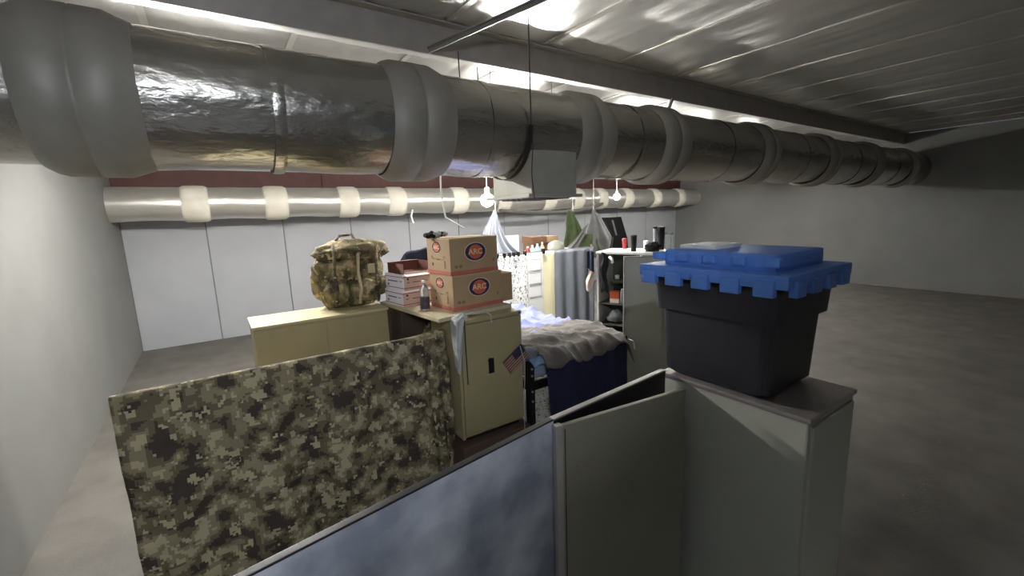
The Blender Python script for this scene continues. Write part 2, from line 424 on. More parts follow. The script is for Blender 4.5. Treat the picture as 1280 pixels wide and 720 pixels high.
# ------------------------------------------------------------------ tan locker with its board and boxes
LX0, LX1, LY0, LY1, LH = 1.6, 2.27, 3.2, 3.74, 1.125
t = thing('tan_locker', 'low tan metal locker carrying the logo cartons, black latch hole in its door', 'locker', ((LX0 + LX1) / 2, LY0, 0))
w2 = (LX1 - LX0) / 2
body = MB().box((-w2, .02, .04), (w2, LY1 - LY0, LH), .012).build('body', M_tan, t)
MB().box((-w2 + .03, .05, 0), (w2 - .03, LY1 - LY0 - .03, .045)).build('plinth', M_black, t)
fl = thing('foot_locker', 'dark red-brown foot locker beneath the tan metal locker', 'foot locker', ((LX0 + LX1) / 2, LY0, FL))
MB().box((-w2 - .02, -.05, .02), (w2 + .02, LY1 - LY0 + .02, -FL - .1), .012).build('chest', M_maroon, fl)
MB().box((-w2 - .03, -.06, -FL - .1), (w2 + .03, LY1 - LY0 + .03, -FL), .012).build('lid', M_maroon, fl)
MB().box((-.03, -.072, -FL - .16), (.03, -.045, -FL - .06), .004).build('hasp', M_galv, fl)
for q in (-1, 1): MB().box((q * w2 * .8 - .03, 0, 0), (q * w2 * .8 + .03, LY1 - LY0, .03)).build('runner', M_black, fl)
dr = MB().box((-w2 + .035, -.004, .07), (w2 - .004, .022, LH - .045), .006).build('door', M_tan, t)
MB().box((-w2, -.006, .04), (-w2 + .028, .024, LH - .02), .006).build('door_jamb', M_tan, t)
mb = MB(); mb.box((-w2, -.012, LH - .04), (w2, .04, LH), .014).build('top_rail', M_tan, t)
p = at(614, 457, Y=LY0); lx = p.x - t.location.x
MB().box((lx - .03, -.0065, p.z - .07), (lx + .03, .002, p.z + .07), .004).build('latch_plate', M_black, dr)
MB().lathe([(.022, -.012), (.022, .0)], 14, Matrix.Translation((lx - .012, -.004, p.z + .055)) @ Matrix.Rotation(-math.pi / 2, 4, 'X')).build('latch_knob', M_black, dr)
for q in ((w2 - .03, LH - .02), (-w2 + .07, LH - .02)):
    MB().lathe([(.008, -.016), (.008, 0)], 10, Matrix.Translation((q[0], 0, q[1])) @ Matrix.Rotation(-math.pi / 2, 4, 'X')).build('rivet', M_black, t)

t = thing('shelf_board', 'pale wooden board lying on the tan locker, cartons standing on it', 'board', (1.47, 3.26, LH), math.radians(6.2))
MB().box((0, 0, 0), (.80, 1.16, .035), .005).build('plank', M_board, t)
MB().box((.0, 1.10, 0), (.80, 1.161, .036), .003).build('end_batten', M_tan_edge, t)
BT = LH + .035
# dark cabinet carrying the far end of the board
t = thing('dark_cabinet', 'dark brown cabinet under the end of the pale board', 'cabinet', (1.68, 3.98, FL))
MB().box((-.28, 0, .03), (.36, .45, LH - FL), .01).build('body', M_darkwood, t)
MB().box((-.26, -.014, .08), (.34, .002, LH - FL - .03), .006).build('door', M_darkwood, t)
MB().box((.0, -.022, 1.0), (.03, -.012, 1.12), .004).build('door_pull', M_black, t)

def logo(parent, M, rx, ry, k=1.):
    """navy oval with an orange disc and pale letters, on the local XY plane of M"""
    o1 = MB().prism(ell(0, 0, rx * 1.06, ry * 1.08), 0, .0008, M).build('logo_border', M_logo_pale, parent)
    o1b = MB().prism(ell(0, 0, rx, ry), .0008, .0016, M).build('logo_oval', M_logo_blue, parent)
    o2 = MB().prism(ell(0, 0, min(rx * .66, ry * 1.05), ry * .82), .0016, .0022, M).build('logo_disc', M_logo_red, parent)
    text_part('ARC', ry * .88, M @ Matrix.Translation((0, 0, .0026)) @ Matrix.Scale(1.15, 4, (1, 0, 0)), M_logo_pale, parent, 'logo_lettering', bold=.001)

def face_front(h0, x, z):   # a frame whose XY plane is the -Y side of a box in the box's own axes
    return Matrix.Translation((x, h0, z)) @ Matrix.Rotation(math.pi / 2, 4, 'X')
def face_left(x0, y, z):
    return Matrix.Translation((x0, y, z)) @ Matrix.Rotation(-math.pi / 2, 4, 'Z') @ Matrix.Rotation(math.pi / 2, 4, 'X')

def logo_carton(loc, rz, W, D, H, label, flap):
    t = thing('logo_carton', label, 'carton', loc, rz)
    b = MB().box((0, 0, 0), (W, D, H), .004).build('body', M_kraft, t)
    MB().box((-.003, -.003, .002), (W + .003, D + .003, .036)).build('red_base_band', M_print_red, t)
    MB().box((-.002, -.002, H - .006), (W / 2 - .002, D + .002, H + .003), .001).build('top_flap', M_kraft2, t)
    MB().box((W / 2 + .002, -.002, H - .006), (W + .002, D + .002, H + .003), .001).build('top_flap', M_kraft2, t)
    MB().box((.0, D / 2 - .025, H - .004), (W, D / 2 + .025, H + .004)).build('packing_tape', M_kraft2, t)
    logo(t, face_front(-.001, W * .52, H * .60), .115, .08)
    logo(t, face_left(-.001, D * .55, H * .76), .075, .052)
    F = face_left(-.001, D * .5, 0)
    for (a, z0, a2, z1) in ((.08, .155, .115, .17), (-.12, .15, -.1, .17)):
        MB().prism(rect(a, z0, a2, z1), 0, .001, F).build('print_mark', M_print_grey, t)
    MB().prism(rect(-.11, .142, .11, .145), 0, .001, F).build('print_rule', M_print_grey, t)
    MB().prism(rect(-.02, .135, .02, .14), 0, .001, F).build('print_mark', M_black, t)
    MB().prism(rect(.095, .06, .115, .13), 0, .001, F).build('barcode', M_print_grey, t)
    MB().prism(ell(-.1, .09, .01, .016, 12), 0, .001, F).build('print_mark', M_black, t)
    G = face_front(-.001, 0, 0)
    for a in (.06, .105):
        MB().prism(ell(a, .075, .018, .014, 12), 0, .001, G).build('print_mark', M_print_grey, t)
    MB().prism(rect(W - .06, .09, W - .045, .12), 0, .001, G).build('print_mark', M_print_grey, t)
    return t
rz = math.radians(5)
CW, CD, CH = .55, .40, .318
c1 = Vector((1.69, 3.41, BT))
logo_carton(c1, rz, CW, CD, CH, 'lower kraft carton with a bright orange and navy oval logo, another carton on it', 0)
logo_carton(c1 + Vector((-.004, .012, CH + .004)), math.radians(6), .53, .395, .325, 'upper kraft carton with a shaded oval logo, topmost of the two logo cartons', 0)
e = at(640, 361, Y=3.52)
t = thing('plain_carton', 'plain kraft carton peeking out behind the lower logo carton', 'carton', (2.248, 3.50, BT), rz)
MB().box((.0, .0, 0), (.15, .28, .275), .004).build('body', M_kraft, t)
MB().box((-.001, -.002, .27), (.152, .282, .279), .001).build('top_flap', M_kraft2, t)

def mail_carton(loc, rz, label, W=.32, D=.36, H=.15):
    t = thing('mail_carton', label, 'carton', loc, rz, None)
    MB().box((0, 0, 0), (W, D, H), .003).build('body', M_mailside, t)
    MB().box((-.002, .002, .002), (.004, D - .002, H - .002)).build('white_end', M_mail, t)
    MB().box((-.003, -.003, H - .012), (W + .002, D + .002, H + .002), .001).build('lid', M_mail, t)
    for z in (.018, H - .026):
        MB().box((-.0035, -.0035, z), (W + .001, D + .001, z + .006)).build('red_stripe', M_mailred, t)
    F = face_left(-.0028, D / 2, 0)
    MB().prism(rect(-.12, H * .52, .06, H * .6), 0, .001, F).build('blue_print', M_mailblue, t)
    MB().prism(rect(.09, H * .55, .14, H * .6), 0, .001, F).build('grey_print', M_print_grey, t)
    MB().prism(rect(-.13, H * .24, -.1, H * .38), 0, .001, F).build('blue_print', M_mailblue, t)
    G = face_front(-.0008, 0, 0)
    for a, b in ((.03, .06), (.10, .18), (.22, .27)):
        MB().prism(rect(a, H * .45, b, H * .52), 0, .001, G).build('dark_print', M_print_grey, t)
    MB().prism(ell(.045, H * .72, .012, .01, 10), 0, .001, G).build('dark_print', M_black, t)
    return t
m1 = Vector((1.42, 3.93, BT))
mail_carton(m1, math.radians(8), 'lower white mailing carton with red stripes on the pale board')
mail_carton(m1 + Vector((.03, .03, .153)), math.radians(11), 'upper white mailing carton with red stripes, second in its stack', W=.32, D=.34)
# open carton on the mailing cartons
oz = BT + .153 + .155
t = thing('open_carton', 'open red-brown carton on top of the white mailing cartons', 'carton', (1.45, 3.95, oz), math.radians(6))
OW, OD, OH = .34, .34, .1
MB().box((0, 0, 0), (OW, OD, .006)).build('bottom', M_redbrown, t)
MB().box((0, 0, 0), (.006, OD, OH)).build('side', M_redbrown, t)
MB().box((OW - .006, 0, 0), (OW, OD, OH)).build('side', M_redbrown, t)
MB().box((0, OD - .006, 0), (OW, OD, OH)).build('side', M_redbrown, t)
MB().box((0, 0, 0), (OW, .006, .02)).build('side', M_mailside, t)
MB().box((-.002, -.06, .0), (OW, .0, .004), 0, Matrix.Rotation(.25, 4, 'X')).build('flap', M_mail, t)
MB().box((-.002, OD - .004, OH - .004), (OW + .002, OD + .05, OH)).build('flap', M_mailside, t)
tag(MB().blob((1.86, 4.41, 1.41), (.31, .08, .27), 3, .12, 2.0, 4, -.25).build('navy_jacket', M_navy2, smooth=True), 'bundled navy jacket standing behind the open red-brown carton', 'jacket')
# dark gloves on the upper carton
g = thing('glove_bundle', 'small bundle of black gloves on top of the upper logo carton', 'gloves', (1.72, 3.72, c1.z + CH + .333))
for i in range(11):
    a, b = random.uniform(-.1, .1), random.uniform(-.03, .04)
    MB().blob((a, b, .02 + .02 * random.random()), (.034, .028, .024), i, .6, 4, 2).build('glove', M_dcloth if i % 3 else M_steel, g, smooth=True)
# water bottle
p = at(532, 388, Z=BT)
t = thing('water_bottle', 'clear plastic water bottle with a dark label beside the logo cartons', 'bottle', (p.x, p.y, BT))
r = .042
MB().lathe([(r * .8, 0), (r, .012), (r * .95, .05), (r, .06), (r * .95, .1), (r, .15), (r, .19), (r * .75, .215), (r * .38, .24), (r * .36, .262)], 20).build('bottle_body', M_clear, t, smooth=True)
MB().lathe([(r * .42, .256), (r * .42, .275), (r * .38, .278)], 16).build('cap', M_lamp, t)
MB().lathe([(r * 1.01, .02), (r * 1.02, .03), (r * 1.02, .125), (r * 1.01, .13)], 20, None, 'Z', False).build('label_wrap', M_label, t)

# ------------------------------------------------------------------ second tan cabinet and rucksack
t = thing('tan_cabinet', 'tan metal cabinet with pale rim under the camouflage rucksack', 'cabinet', (.75, 4.14, FL))
MB().box((-.57, 0, .04), (.575, .5, 1.125 - FL), .01).build('body', M_tan, t)
MB().box((-.58, -.012, 1.12 - FL), (.585, .51, 1.142 - FL), .005).build('top_rim', M_tan_edge, t)
MB().box((-.56, -.012, .08), (-.005, .004, 1.1 - FL), .005).build('door', M_tan, t)
MB().box((.005, -.012, .08), (.565, .004, 1.1 - FL), .005).build('door', M_tan, t)
MB().box((-.53, .03, 0), (.53, .47, .045)).build('plinth', M_black, t)
t = thing('camouflage_rucksack', 'bulging camouflage rucksack standing on the tan cabinet', 'rucksack', (1.09, 4.57, 1.142))
MB().blob((0, 0, .27), (.36, .22, .34), 2, .16, 2.2, 4, -.272).build('main_pack', M_camo_tan, t, smooth=True)
MB().blob((.06, -.02, .55), (.37, .24, .12), 5, .18, 2.4, 4).build('top_flap', M_camo_tan, t, smooth=True)
for i, (a, z, rr) in enumerate(((-.16, .17, .13), (.12, .16, .12), (.27, .2, .1), (-.05, .38, .12))):
    MB().blob((a, -.2, z), (rr, .08, rr * .95), 10 + i, .2, 2.5, 3).build('pouch', M_camo_tan, t, smooth=True)
for i, a in enumerate((-.2, .02, .2)):
    MB().tube([(a, -.29, .05), (a + .02, -.31, .2), (a + .01, -.28, .36), (a + .03, -.25, .5), (a + .04, -.2, .62)], .016, 6).build('strap', M_tan_edge if i == 1 else M_camo_dark, t, smooth=True)
MB().box((.12, -.305, .34), (.19, -.29, .43), .004, Matrix.Rotation(.0, 4, 'Y')).build('name_tape', M_tan_edge, t)
MB().tube([(-.1, -.05, .66), (-.06, -.06, .71), (.06, -.06, .715), (.1, -.05, .66)], .014, 6).build('carry_handle', M_camo_dark, t, smooth=True)
# duffel under the board
tg = thing('camouflage_duffel', 'small camouflage duffel bag in the dark space under the pale board', 'bag', (1.68, 3.865, FL))
MB().blob((0, 0, .8), (.19, .095, .80), 8, .14, 2.4, 4, -.8).build('sack', M_camo_tan, tg, smooth=True)
MB().tube([(-.08, -.05, 1.5), (-.03, -.06, 1.6), (.05, -.06, 1.6), (.09, -.05, 1.5)], .012, 6).build('strap', M_camo_dark, tg)

# ------------------------------------------------------------------ camouflage blanket over the divider
PX0, PX1, PY, PH = -.62, 1.575, 3.455, .97
t = thing('divider_panel', 'plywood divider hidden under the camouflage blanket', 'divider', (0, PY, 0))
MB().box((PX0, -.012, FL + .05), (PX1 + .015, .012, PH), .003).build('sheet', M_ply, t)
for xx in (PX0 + .05, .5, PX1 - .05):
    MB().box((xx - .03, -.0, FL), (xx + .03, .05, PH - .02)).build('post', M_ply, t)
def drape(s, tt):
    X = PX0 - .02 + (PX1 - PX0 + .03) * s
    L = tt * 1.86 - .34           # -: behind the divider, 0: the top, +: down the front
    if L < -.02: y, z = .03 + .01 * math.sin(X * 9), PH + .012 + L * 1.0
    elif L < .04: a = (L + .02) / .06; y = .03 - .065 * a; z = PH + .016 + .008 * math.sin(math.pi * a)
    else: y, z = -.035, PH + .012 - (L - .04)
    k = max(0, min(1, L / .5)) if L > 0 else 0
    fold = .03 * math.sin(X * 11 + 1.3 * fbm(X * 2, z * 2, 2)) + .02 * fbm(X * 3, z * 2.2, 5)
    edge = max(0, (s - .86) / .14)
    y -= k * (.028 + fold) + edge * k * (.05 + .035 * math.sin(X * 60 + 3 * z)) + (.01 * fbm(X * 9, z * 9, 3) if L > 0 else 0)
    z -= .02 * k * abs(math.sin(X * 3.1)) - .02 * edge
    X += edge * .02 * fbm(z * 5, 1, 1)
    return Vector((X, y + PY, max(z, FL + .012)))
tag(MB().grid(drape, 120, 100).build('camouflage_blanket', M_camo_dark, smooth=True, solid=.004), 'dark woodland camouflage blanket draped down over the divider beside the tan locker', 'blanket')

# towel over the tan locker's corner
def towel(s, tt):
    # s runs from the locker's side, round its front corner, to its front; tt from the top down
    def edge(d):   # distance along the perimeter from the corner: - on the side, + on the front
        return Vector((1.585, 3.182 - d, 0)) if d < 0 else Vector((1.585 + d, 3.176, 0))
    if tt < .22:
        k = tt / .22; d = -.09 + .22 * s
        b = edge(d); c = Vector((1.70, 3.235, 0)).lerp(b, .35 + .65 * k)
        return Vector((c.x, c.y, LH + .05 - .03 * k + .008 * math.sin(s * 11)))
    k = (tt - .22) / .78; d = -.03 + (s - .45) * (.20 - .13 * k)
    b = edge(d)
    return Vector((b.x - .004, b.y - .008 - .012 * math.sin(s * 12 + 2 * k) ** 2, LH + .02 - (.42 + .06 * s) * k))
tag(MB().grid(towel, 20, 40).build('hand_towel', M_towel, smooth=True, solid=.006), 'pale grey towel hung over the corner of the tan locker', 'towel')
cord([(1.66, 3.19, LH + .01), (1.665, 3.178, LH - .05), (1.668, 3.186, .9), (1.672, 3.186, .55)], .005, M_wire, bpy.data.objects['tan_locker'])
cord([(1.71, 3.22, LH + .04), (1.78, 3.20, LH + .045), (1.9, 3.205, LH + .035), (1.93, 3.18, LH + .01), (1.935, 3.178, LH - .06)], .006, M_towel, bpy.data.objects['hand_towel'], 'drawstring')

# flag card at the locker's edge
p = at(646, 449, Y=3.17)
t = thing('flag_card', 'small faded striped flag card tucked tilted at the tan locker edge', 'flag', (p.x, 3.183, p.z))
t.rotation_euler = (0, math.radians(-33), 0)
MB().box((-.125, -.003, -.08), (.125, .003, .08)).build('card', M_flag_red, t)
for i in range(6): MB().box((-.125, -.0045, -.074 + i * .0246), (.125, -.002, -.0625 + i * .0246)).build('stripe', M_flag_pale, t)
MB().box((-.01, -.006, -.002), (.125, -.002, .08)).build('canton', M_flag_blue, t)
cord([tuple(at(x, y, Y=3.12)) for x, y in ((650, 432), (652, 440), (656, 453), (656, 470), (655, 500), (656, 540))], .004, M_towel, bpy.data.objects['tan_locker'], 'cable')

# ------------------------------------------------------------------ bed
BX0, BX1, BY0, BY1 = 2.36, 3.69, 3.18, 5.24
t = thing('bed', 'black metal bed with bolted posts beside the tan locker', 'bed', ((BX0 + BX1) / 2, BY0, 0))
for z in (-.25,):
    MB().box((-.6, .03, z), (.6, 2.0, z + .16), .04).build('lower_mattress', M_pattern, t)  # bright print stands in for lit cloth showing under the bed
    for sx in (-1, 1): MB().box((sx * .665 - .02, .03, z - .06), (sx * .665 + .02, 2.03, z + .02), .004).build('side_rail', M_black, t)
    for i in range(7): MB().box((-.66, .12 + i * .29, z - .02), (.66, .19 + i * .29, z)).build('slat', M_ply, t)
hw = (BX1 - BX0) / 2; L = BY1 - BY0
for sx in (-1, 1):
    for yy in (.03, L - .03):
        ps = MB().box((sx * hw - .035, yy - .03, FL), (sx * hw + .035, yy + .03, .60), .006).build('post', M_black, t)
        for z in (.2, .3, .46, .53):
            MB().lathe([(.011, -.012), (.011, 0)], 10, Matrix.Translation((sx * hw, yy - .028, z)) @ Matrix.Rotation(-math.pi / 2, 4, 'X')).build('bolt', M_rim, ps)
for sx in (-1, 1): MB().box((sx * hw - .02, .03, .3), (sx * hw + .02, L - .03, .38), .004).build('side_rail', M_black, t)
for yy in (.03, L - .03): MB().box((-hw, yy - .02, .3), (hw, yy + .02, .38), .004).build('end_rail', M_black, t)
for i in range(9):
    y = .15 + i * (L - .3) / 8; MB().box((-hw, y - .035, .375), (hw, y + .035, .39)).build('slat', M_ply, t)
MB().box((-hw + .03, .06, .39), (hw - .03, L - .06, .56), .04, None, 3).build('mattress', M_mattress, t, smooth=True)
def bedz(x, y):   # local to the room
    e = min(x - BX0, BX1 - x)
    return .575 - .06 * max(0, 1 - e / .10) ** 2
def sheet(s, tt):
    X = BX0 - .02 + (BX1 - BX0 + .05) * s; Y = 3.75 + (BY1 + .0 - 3.75) * tt
    z = bedz(X, Y) + .03 + .05 * (1 - abs(math.sin(6 * (Y - .25 * X) + 2.5 * fbm(X * 1.5, Y * 1.5, 4, 2)))) ** 1.5 + .03 * (1 - abs(math.sin(15 * (Y + .3 * X) + 3 * fbm(X * 2, Y * 2, 7, 2)))) ** 2 + .035 * fbm(X * 2.5, Y * 5, 2, 3) + .05 * tt
    if s > .96: z -= (s - .96) * 3
    return Vector((X, Y, z))
tag(MB().grid(sheet, 80, 100).build('bed_sheet', M_sheet_blue, smooth=True, solid=.005), 'crumpled blue bed sheet spread over the bed', 'bed sheet')
def blanket(s, tt):
    X = BX0 + .12 + (BX1 - BX0 - .08) * s
    Yb = 3.95 + .15 * math.sin(s * 5) + .2 * s
    Y = 3.085 + (Yb - 3.085) * tt
    z = bedz(X, Y) + .055 + .045 * (1 - abs(math.sin(4.5 * (X * .9 + Y) + 2.2 * fbm(X * 1.6, Y * 1.6, 9, 2)))) ** 1.6 + .025 * (1 - abs(math.sin(11 * (X * 1.1 + .7 * Y) + 3 * fbm(X * 2, Y * 2, 3, 2)))) ** 2 + .045 * (1 - abs(fbm(X * 2.6 - Y * 1.4, Y * 3 + X * 1.8, 9, 3))) - .03 + .05 * math.sin(math.pi * min(1, tt)) * (.4 + s * .6)
    if tt < .12: z -= .13 * (1 - tt / .12) ** 1.3
    if tt > .93: z -= .035 * (tt - .93) / .07
    if s > .93: z -= 1.2 * (s - .93)
    return Vector((X, Y, z))
tag(MB().grid(blanket, 70, 60).build('grey_blanket', M_blanket, smooth=True, solid=.008), 'rumpled grey blanket piled at the foot of the bed', 'blanket')
def nav(s, tt):
    X = BX0 + .14 + (BX1 - BX0 - .18) * s
    z = .575 - .60 * tt
    y = 3.135 + .010 * math.sin(X * 22 + fbm(X * 3, z * 2, 1)) * (.3 + tt) - .015 * tt
    if tt < .06: y += .03 * (1 - tt / .06)
    return Vector((X + .03 * tt * (1 - s), y, z))
tag(MB().grid(nav, 60, 30).build('navy_sheet', M_navy, smooth=True, solid=.004), 'navy sheet hanging from the foot of the bed to near the floor', 'sheet')
def pil(s, tt):
    X = BX0 - .02 + .24 * s; Y = 3.10 + .10 * tt
    return Vector((X, Y + .05 * s, .615 + .012 * fbm(X * 9, Y * 9, 2) + .03 * s - .05 * (1 - tt) ** 2))
tag(MB().grid(pil, 24, 12).build('pale_cloth', mat('pale blue cloth', (112, 140, 172), .85), smooth=True, solid=.005), 'strip of pale blue cloth along the bed foot by the flag card', 'cloth')
tag(MB().blob((BX0 + .02, 3.26, .665), (.11, .08, .06), 12, .3, 3, 3, -.05).build('crumpled_shirt', M_gauze, smooth=True), 'crumpled pale grey shirt on the bed corner above the black post', 'shirt')
cord([tuple(at(x, y, X=3.72)) for x, y in ((786, 424), (791, 426), (793, 431), (793, 436))], .007, M_white_cord, bpy.data.objects['bed'], 'cable')

# ------------------------------------------------------------------ curtain line beyond the bed
CY = 5.42; CZ = 1.40
t = thing('curtain_rail', 'thin curtain rail on posts beyond the bed head', 'rail', (0, CY, 0))
MB().tube([(3.2, 0, CZ), (5.45, 0, CZ)], .010, 8).build('rod', M_galv, t)
for xx in (3.22, 5.43): MB().box((xx - .018, .012, FL), (xx + .018, .045, CZ + .04)).build('post', M_ply, t)
def curtain(name, xa, xb, m, label, top=CZ, freq=30, amp=.03, y=CY - .015, zb=FL + .08, slope=0., cat='curtain'):
    def fn(s, tt):
        X = xa + (xb - xa) * s; z = top + slope * s - (top + slope * s - zb) * tt
        return Vector((X, y - .01 + amp * math.sin(X * freq + .8 * fbm(X * 2, z, 3)) * (.35 + .65 * tt) - amp * .6, z))
    return tag(MB().grid(fn, 60, 30).build(name, m, smooth=True, solid=.004), label, cat)
curtain('leaf_print_curtain', 3.34, 3.97, M_pattern, 'white curtain with dark leaf print clipped up beyond the bed head', CZ - .02, 22, .02)
for i, xx in enumerate((3.42, 3.55, 3.64, 3.72, 3.8, 3.93)):
    tag(MB().box((xx - .014, CY - .07, CZ - .035), (xx + .014, CY - .008, CZ + .035), .005).build('curtain_clip', M_black), 'black clip gripping the top of the leaf print curtain', 'clip', 'clips on the leaf print curtain')
t = thing('notice_board', 'tall white board with pinned paper sheets behind the bed', 'board', (4.12, CY - .03, 0))
MB().box((-.16, -.006, FL), (.16, .006, CZ - .005), .003).build('panel', M_whiteboard, t)
for z in (CZ - .2, CZ - .41, CZ - .62):
    pp = MB().box((-.115, -.011, z - .085), (.115, -.006, z + .085)).build('paper_sheet', M_paper, t)
    for zz in (-.087, .085): MB().box((-.118, -.0125, z + zz), (.118, -.007, z + zz + .006)).build('paper_edge', M_steel, pp)
    MB().box((.112, -.0125, z - .087), (.119, -.007, z + .09)).build('paper_edge', M_steel, pp)
tag(MB().box((4.27, CY - .08, CZ - .03), (4.30, CY - .012, CZ + .05), .006).build('bulldog_clip', M_black), 'black clip on the rail between notice board and cream curtain', 'clip')
curtain('cream_curtain', 4.26, 4.52, M_cream, 'narrow cream curtain beside the slate grey curtain', CZ + .0, 18, .012)
curtain('grey_curtain', 4.50, 5.40, M_grey_curtain, 'slate grey pleated curtain next to the tall open locker', CZ + .0, 24, .028)

# muslin gathered to a point
ap = at(619, 260, Y=6.1)
def mus(s, tt):
    bl = at(592, 312, Y=6.0); br = at(664, 324, Y=5.7)
    b = bl.lerp(br, s)
    P_ = ap.lerp(b, tt)
    sag = math.sin(math.pi * tt)
    P_ += Vector((-.10 * sag * s, 0, -.12 * sag * s))
    P_.y += .05 * tt * math.sin(s * 26) 
    P_.z += .015 * tt * math.sin(s * 30)
    return P_
t = thing('muslin_canopy', 'pale grey muslin sheet gathered up to a point behind the cartons', 'canopy', (0, 0, 0))
MB().grid(mus, 60, 30).build('cloth', M_gauze, t, smooth=True, solid=.004)
MB().tube([tuple(ap), (ap.x, ap.y, ZC + .02)], .005, 6).build('hanging_string', M_white_cord, t)
# white shelf with goods behind the curtains
t = thing('white_shelf_unit', 'white shelf unit standing behind the curtains', 'shelf', (4.95, 6.55, 0))
MB().box((-1.0, 0, FL), (-.97, .4, 1.60), .004).build('side', M_whiteboard, t)
MB().box((.9, 0, FL), (.93, .4, 1.30), .004).build('side', M_whiteboard, t)
MB().box((-.97, 0, 1.16), (.93, .4, 1.19), .004).build('shelf', M_whiteboard, t)
bk = MB().box((-.99, .39, FL), (-.02, .41, 1.60), .004).build('back_panel', M_whiteboard, t)
MB().box((-.3, .378, 1.2), (-.292, .392, 1.6)).build('panel_edge', M_steel, t)
for z in (1.38, 1.42): MB().box((-.62, .378, z), (-.54, .392, z + .018)).build('sticker', M_black, t)
t = thing('brown_carton', 'brown open carton on the white shelf unit', 'carton', (5.28, 6.62, 1.19))
MB().box((-.28, 0, 0), (.36, .28, .26), .004).build('body', M_brown, t)
MB().box((-.3, -.03, .24), (.05, .3, .37), .004, Matrix.Rotation(.05, 4, 'X')).build('flap', M_brown, t)
MB().box((.08, -.02, .25), (.38, .29, .36), .004).build('flap', M_kraft, t)
def shelf_bottle(p, m, h, r, label):
    t = thing('shelf_bottle', label, 'bottle', p)
    MB().lathe([(r * .9, 0), (r, .02), (r, h * .65), (r * .45, h * .82), (r * .4, h * .9)], 14).build('bottle_body', m, t, smooth=True)
    MB().lathe([(r * .46, h * .88), (r * .46, h), (r * .3, h + .005)], 12).build('cap', M_lamp, t)
M_cyan = mat('pale blue plastic', (150, 190, 210), .4)
for xx, m, h, r, lb in ((4.86, M_redp, .2, .05, 'red bottle on the white shelf unit'), (4.97, M_lamp, .22, .05, 'white bottle between red and pale blue bottles'), (5.09, M_cyan, .24, .055, 'pale blue bottle before the brown carton'), (5.21, M_shirt, .26, .045, 'cream bottle before the brown carton')):
    shelf_bottle((xx, 6.56 + .0, 1.19), m, h, r, lb)
tag(MB().blob((5.5, 6.5, 1.33), (.2, .09, .14), 4, .2, 2.5, 3, -.14).build('stuff_sack', M_locker_grey, smooth=True), 'grey stuff sack on the white shelf unit', 'sack')

# tarps hung to a peak
TY = 7.3
def tarp_pt(x, y, dy=0.): return at(x, y, Y=TY + dy)
def patch(name, quad, m, parent, seed):
    q = [tarp_pt(*c) for c in quad]
    def fn(s, tt):
        P_ = q[0].lerp(q[1], s).lerp(q[3].lerp(q[2], s), tt)
        P_.y += .05 * math.sin(s * 14 + seed) * tt + .04 * fbm(P_.x * 2, P_.z * 3, seed)
        P_.x += .03 * fbm(P_.z * 4, seed, 1)
        return P_
    return MB().grid(fn, 26, 22).build(name, m, parent, smooth=True, solid=.005)
t = thing('tarp_shelter', 'grey and olive green tarps strung up to a peak behind the grey curtain', 'tarp')
patch('grey_tarp', [(741, 261), (743, 261), (782, 322), (728, 322)], M_tarp, t, 1)
patch('green_tarp', [(713, 263), (719, 263), (746, 322), (704, 322)], M_tarp_green, t, 4).location.y = .08
patch('grey_tarp', [(728, 284), (734, 279), (722, 314), (700, 318)], M_tarp, t, 7).location.y = -.06
patch('green_tarp', [(730, 292), (742, 292), (752, 322), (706, 322)], M_tarp_green, t, 9).location.y = -.02
p = tarp_pt(742, 261)
MB().tube([tuple(p), (p.x, p.y, ZC + .02)], .006, 6).build('hanging_string', M_white_cord, t)
p = tarp_pt(716, 263, .08); MB().tube([(p.x, p.y, p.z - .01), (p.x, p.y, ZC + .02)], .006, 6).build('hanging_string', M_white_cord, t)

# ------------------------------------------------------------------ tall open locker
TH = 1.49
c1_, c2_ = at(746, 314.5, Z=TH), at(829, 316, Z=TH)
ax = (c2_ - c1_); ang = math.atan2(ax.y, ax.x); W = ax.length
t = thing('tall_locker', 'tall grey-green locker standing open beside the bed, white top crowded with bottles', 'locker', (c1_.x, c1_.y, 0), ang)
D = .55; th = .018
MB().box((0, .0, FL), (th, D, TH), .003).build('side_panel', M_locker_grey, t)
MB().box((W - th, .0, FL), (W, D, TH), .003).build('side_panel', M_locker_grey, t)
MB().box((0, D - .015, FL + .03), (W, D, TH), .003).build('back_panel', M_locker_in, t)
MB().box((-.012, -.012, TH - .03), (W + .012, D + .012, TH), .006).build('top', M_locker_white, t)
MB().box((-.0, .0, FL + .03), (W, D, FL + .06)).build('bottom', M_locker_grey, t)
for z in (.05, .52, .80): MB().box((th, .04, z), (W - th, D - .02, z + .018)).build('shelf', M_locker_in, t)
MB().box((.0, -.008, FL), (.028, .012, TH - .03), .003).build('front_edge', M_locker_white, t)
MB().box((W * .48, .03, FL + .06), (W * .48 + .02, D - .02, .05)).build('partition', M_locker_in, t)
# the door hinged at the camera-side end, standing ajar
de = at(780, 319.7, Z=TH - .02); R_ = Matrix.Rotation(-ang, 4, 'Z'); dl = R_ @ Vector((de.x - c1_.x, de.y - c1_.y, 0))
hx, hy = W, -.01; dv = Vector((dl.x - hx, dl.y - hy, 0)); dang = math.atan2(dv.y, dv.x); dw = dv.length
dr = MB().box((0, -.012, FL + .06), (dw, .012, TH - .03), .004).build('door', M_locker_grey, t)
dr.location = (hx, hy, 0); dr.rotation_euler = (0, 0, dang)
MB().box((dw - .014, -.015, FL + .06), (dw + .004, .015, TH - .03), .003).build('door_edge', M_rim, dr)
MB().box((0, -.014, TH - .045), (dw, .014, TH - .028), .003).build('door_edge', M_rim, dr)
def T(lx, ly, z): return t_loc(lx, ly, z)
def t_loc(lx, ly, z):
    v_ = Matrix.Rotation(ang, 4, 'Z') @ Vector((lx, ly, 0)); return (c1_.x + v_.x, c1_.y + v_.y, z)
